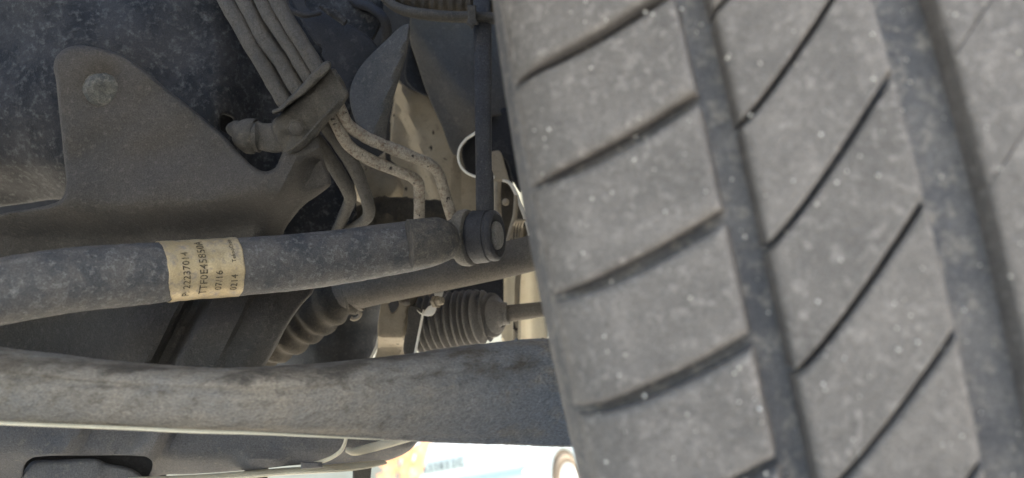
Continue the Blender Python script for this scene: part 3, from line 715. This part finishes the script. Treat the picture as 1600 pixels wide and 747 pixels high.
def block_mesh(name, a0, a1, cfun, w, na, nc, lead_round=0.0016, edge_l=0.0012, edge_r=0.0012, taper=None, depth=GD, slot_depth=None):
    """one tread block between two cross cuts; cfun(t) = metres along the tread at lateral fraction t; w(t) = cut width"""
    vs = []; fs = []
    rad_e = .0016
    aa = np.concatenate([[0, .004, .012, .026, .05], np.linspace(.08, .92, na), [.95, .974, .988, .996, 1]])
    cc = np.concatenate([[0, .006, .018, .04, .075], np.linspace(.12, .88, nc), [.925, .96, .982, .994, 1]])
    W_, L_ = a1-a0, 2*math.pi*RW/PITCHN
    nA, nC = len(aa)+2, len(cc)+2
    def h(dist, r): 
        x = max(0, 1-dist/r); return r*(1-math.sqrt(max(0, 1-x*x)))
    for i in range(nA):
        ia = min(max(i-1, 0), len(aa)-1); t = aa[ia]; a = a0+W_*t
        wi = w(t)
        for j in range(nC):
            jc_ = min(max(j-1, 0), len(cc)-1); s = cc[jc_]
            Lb = L_-wi
            c = cfun(t) + wi/2 + Lb*s
            drop = max(h(min(t, 1-t)*W_, rad_e), h(min(s, 1-s)*Lb, lead_round))
            r = crown(a) - drop
            if i in (0, nA-1): r = crown(a*.9)-depth-.0004
            elif j in (0, nC-1): r = crown(a)-(slot_depth(t) if slot_depth else depth+.0004)
            if i in (0,): a_ = a - .0012
            elif i == nA-1: a_ = a + .0012
            else: a_ = a
            r += 0.00022*mn.noise(Vector((a*320, c*320, a0*50)))
            vs.append(tl(a_, -c/RW, r))
    for i in range(nA-1):
        for j in range(nC-1): 
            p = i*nC+j; fs.append((p, p+1, p+nC+1, p+nC))
    me = bpy.data.meshes.new(name); me.from_pydata(vs, [], fs); me.update(); me.shade_smooth()
    me.materials.append(M['tyre']); return me

c_sh = lambda t: 0.0 + 0.0115*t**1.6
c_r2 = lambda t: 0.034*(t**1.15)
me_sh = block_mesh('shoulder_block', *RIBS['sh'], c_sh, lambda t: .0022+.0014*sstep(.02, .5, t), 22, 14, lead_round=.0020, slot_depth=lambda t: .0028+.0030*sstep(0, .35, t))
me_r2 = block_mesh('centre_block', *RIBS['r2'], c_r2, lambda t: .0021, 18, 14, lead_round=.0010)
me_r4 = block_mesh('shoulder_block_outer', *RIBS['r4'], lambda t: .0115*(1-t)**1.6, lambda t: .0033-.0022*sstep(.7, 1, t), 12, 8, lead_round=.0020)
me_r3 = block_mesh('inner_block', *RIBS['r3'], lambda t: 0.03*t, lambda t: .0016 if t > .5 else 0.0002, 10, 10, lead_round=.0004)
PH = {'sh': 0.0, 'r2': 0.0, 'r3': 0.0, 'r4': 0.0}
PH_SH = 0.0      # metres, phase of slots
# phase so that slots fall where the photograph has them (angle measured at the first groove)
th_ref = phi0
BASE = {'sh': (me_sh, 'tread_block', -0.0060), 'r2': (me_r2, 'tread_block', -0.0038), 'r4': (me_r4, 'tread_block', 0.0), 'r3': (me_r3, 'tread_block', 0.0)}
far_v = []; far_f = []
for key, (me_, nm, ph) in BASE.items():
    vv = np.empty(len(me_.vertices)*3); me_.vertices.foreach_get('co', vv); vv = vv.reshape(-1, 3)
    ff = [tuple(p.vertices) for p in me_.polygons]
    for k in range(PITCHN):
        ang = th_ref + k*DTH - ph/RW
        x = (ang-th_ref+math.pi) % (2*math.pi)-math.pi
        if -6*DTH < x < 6*DTH:
            o = bpy.data.objects.new(nm, me_); COL.objects.link(o); o.parent = tyre; o.rotation_euler = (ang, 0, 0)
        elif k % 1 == 0:
            ca, sa = math.cos(ang), math.sin(ang)
            Rm = np.array([[1, 0, 0], [0, ca, -sa], [0, sa, ca]])
            # coarse copy: corners of the patch only
            nC = 0
            sel = vv
            far_v.append((Rm@sel.T).T); far_f.append(ff)
# join the out-of-view blocks at reduced density
tot = []; totf = []; off = 0
for a_, f_ in zip(far_v, far_f):
    tot.append(a_); totf += [tuple(i+off for i in f) for f in f_]; off += len(a_)
me = bpy.data.meshes.new('far_tread'); me.from_pydata(np.vstack(tot).tolist(), [], totf); me.update(); me.shade_smooth(); me.materials.append(M['tyre'])
fo = bpy.data.objects.new('far_tread', me); COL.objects.link(fo); fo.parent = tyre; fo['kind'] = 'stuff'

# grit caught on the tread
gv = []; gf = []
ico = bmesh.new(); bmesh.ops.create_icosphere(ico, subdivisions=1, radius=1); iv = [v.co.copy() for v in ico.verts]; if_ = [[v.index for v in f.verts] for f in ico.faces]; ico.free()
for k in range(260):
    a = random.uniform(-.09, .06); th = th_ref+random.uniform(-.24, .24); s = random.choice([.00018, .00022, .0003, .0004, .0005])
    ing = any(RIBS[q][0] < a < RIBS[q][1] for q in ('g1', 'g2', 'g3'))
    r = crown(a*.9)-GD if ing else crown(a)
    c = Vector(tl(a, th, r)); o_ = len(gv)
    for p in iv: gv.append(tuple(c+p*s*random.uniform(.75, 1.2)))
    gf += [tuple(i+o_ for i in f) for f in if_]
gr = meshobj('grit', gv, gf, M['grit'], tyre); gr['kind'] = 'stuff'

# ---------------------------------------------------------------- parked car far behind
D0 = 8.3
cor = P(818, 700, D0); cor.z = 0
hd = R(31)
car = thing('parked_car', 'overexposed pale car with number plate parked in the sun beyond', 'car', cor)
car.rotation_euler = (0, 0, -hd)
def cbox(name, lo, hi, m, bevel=.05, parent=None):
    vs = [(x, y, z) for x in (lo[0], hi[0]) for y in (lo[1], hi[1]) for z in (lo[2], hi[2])]
    fs = [(0, 1, 3, 2), (4, 6, 7, 5), (0, 4, 5, 1), (2, 3, 7, 6), (0, 2, 6, 4), (1, 5, 7, 3)]
    bm = bmesh.new(); bv = [bm.verts.new(v) for v in vs]; [bm.faces.new([bv[i] for i in f]) for f in fs]
    if bevel: bmesh.ops.bevel(bm, geom=bm.edges[:], offset=bevel, segments=3, affect='EDGES', profile=.5)
    me = bpy.data.meshes.new(name); bm.to_mesh(me); bm.free()
    me.shade_smooth()
    me.set_sharp_from_angle(angle=R(40))
    me.materials.append(m); o = bpy.data.objects.new(name, me); COL.objects.link(o); o.parent = parent or car; return o
# side profile with wheel arches, extruded across
def arc(cy, r, n=14): return [(cy+r*math.cos(t), .31+r*math.sin(t)) for t in np.linspace(math.pi, 0, n)]
LN = 4.2
prof2 = [(0.0, .30), (0.0, .95), (.06, 1.05), (.35, 1.5), (.6, 1.56), (2.0, 1.5), (2.8, 1.02), (4.0, .85), (LN, .6), (LN, .28), (LN-.5, .22)] + arc(LN-.85, .37)[::-1] + [(LN-1.3, .2), (1.3, .2)] + arc(.85, .37)[::-1] + [(.4, .25)]
bm = bmesh.new()
f0 = bm.faces.new([bm.verts.new((0, y, z)) for y, z in prof2]); ex = bmesh.ops.extrude_face_region(bm, geom=[f0])
for v_ in [q for q in ex['geom'] if isinstance(q, bmesh.types.BMVert)]: v_.co.x = -1.7
bmesh.ops.recalc_face_normals(bm, faces=bm.faces)
me = bpy.data.meshes.new('body'); bm.to_mesh(me); bm.free(); me.materials.append(M['carsky'])
bo = bpy.data.objects.new('body', me); COL.objects.link(bo); bo.parent = car
bb = bo.modifiers.new('bevel', 'BEVEL'); bb.width = .035; bb.segments = 3; bb.limit_method = 'ANGLE'
tg = cbox('tailgate', (-1.62, -.05, .53), (-.06, .05, 1.10), M['carwhite'], .05); tg['label'] = 'white rear panel with rounded lower corners'
cbox('bumper', (-1.70, -.10, .30), (.02, .12, .49), M['carsky'], .05)
cbox('rear_window', (-1.5, .14, 1.10), (-.2, .30, 1.42), M['cladding'], .02)
cbox('side_window', (-.02, .7, 1.08), (.012, 2.3, 1.38), M['cladding'], .008)
dr_ = cbox('door', (-.03, 1.32, .3), (.016, 2.35, 1.03), M['carwhite'], .012); dr_['label'] = 'white sunlit door behind the rear wheel'  # door coloured white to carry the sun falling on it
cbox('door_handle', (.0, 1.42, .84), (.04, 1.56, .87), M['cladding'], .008, dr_)
pl = cbox('number_plate', (-1.34, -.075, .625), (-.74, -.045, .755), M['plategrey'], .006)
def flat_text(s, size, x, z, y, m, parent, name='plate_text'):
    cu = bpy.data.curves.new('tmp', 'FONT'); cu.body = s; cu.size = size; cu.space_character = 1.15; cu.extrude = .002
    to = bpy.data.objects.new('tmp', cu); COL.objects.link(to)
    ev = to.evaluated_get(bpy.context.evaluated_depsgraph_get()); me0 = bpy.data.meshes.new_from_object(ev)
    bpy.data.objects.remove(to)
    me0.transform(Matrix.Translation((x, y, z)) @ Matrix.Rotation(R(90), 4, 'X'))
    me0.materials.clear(); me0.materials.append(m)
    o = bpy.data.objects.new(name, me0); COL.objects.link(o); o.parent = parent; return o
for _i, _c in enumerate('A33832C'): flat_text(_c, .115, -1.32+.078*_i+(.02 if _i > 0 else 0)+(.02 if _i > 4 else 0), .647, -.079, M['cladding'], pl, 'plate_character')
def cwheel(y):
    w = bpy.data.objects.new('car_wheel', None)
    vs = []; fs = []; pr = [(-.2, .2), (-.2, .30), (-.17, .32), (-.03, .32), (.0, .30), (.005, .215), (-.01, .2)]
    for k in range(40):
        for a, r in pr: vs.append((a, y+r*math.cos(2*math.pi*k/40), .31+r*math.sin(2*math.pi*k/40)))
    n2 = len(pr)
    for k in range(40):
        for i in range(n2-1): fs.append((k*n2+i, k*n2+i+1, ((k+1) % 40)*n2+i+1, ((k+1) % 40)*n2+i))
    me = bpy.data.meshes.new('wheel_tyre'); me.from_pydata(vs, [], fs); me.shade_smooth(); me.materials.append(M['archtan'])
    t = bpy.data.objects.new('tyre', me); COL.objects.link(t); t.parent = car
    vs = [(-.01, y, .31)]; fs = []
    for r, a in ((.05, .0), (.12, -.02), (.19, .0), (.215, .004)):
        for k in range(40): vs.append((a, y+r*math.cos(2*math.pi*k/40), .31+r*math.sin(2*math.pi*k/40)))
    for k in range(40): fs.append((0, 1+k, 1+(k+1) % 40))
    for q in range(3):
        for k in range(40):
            k2 = (k+1) % 40; fs.append((1+q*40+k, 1+(q+1)*40+k, 1+(q+1)*40+k2, 1+q*40+k2))
    me = bpy.data.meshes.new('hubcap'); me.from_pydata(vs, [], fs); me.shade_smooth(); me.materials.append(M['white'])
    h = bpy.data.objects.new('hubcap', me); COL.objects.link(h); h.parent = t
    bpy.data.objects.remove(w)
cwheel(.85); cwheel(LN-.85)
cbox('arch_liner', (-.4, .50, .58), (-.03, 1.2, .675), M['archtan'], .02)

# orange steel trestle in front of the car
OD = 4.6
tp = P(640, 720, OD); base = Vector((tp.x, tp.y, 0))
orr = thing('trestle', 'pale orange trestle standing in front of the pale car', 'trestle', base)
def beam(name, p, q, w, m, parent):
    ax = (q-p).normalized(); a = ax.cross(Vector((0, 1, 0.01))).normalized(); b = ax.cross(a).normalized()
    vs = [x+(a*sx+b*sy)*w/2 for x in (p, q) for sx, sy in ((-1, -1), (1, -1), (1, 1), (-1, 1))]
    fs = [(0, 1, 2, 3)[::-1], (4, 5, 6, 7)] + [(k, (k+1) % 4, (k+1) % 4+4, k+4) for k in range(4)]
    o = obj(name, vs, fs, m, parent, smooth=False); o.modifiers.new('bevel', 'BEVEL').width = w*.1; return o
t0 = P(668, 676, OD); dz = Vector((0, 0, 1))
def gp(u, v, d=OD): return P(u, v, d)
def leg(u, v, u2, w, d=OD):
    p = gp(u, v, d); q = gp(u2, 770, d); k = p.z/(p.z-q.z); q = p+(q-p)*k
    return beam('leg', p, q, w, M['orange'], orr)
leg(670, 672, 642, .055); leg(612, 714, 604, .06); leg(640, 700, 628, .05)
beam('crossbar', gp(592, 722), gp(662, 698), .045, M['orange'], orr)
beam('crossbar', gp(590, 745), gp(655, 722), .03, M['orange'], orr)
beam('top_hook', gp(596, 712), gp(600, 730), .035, M['orange'], orr)
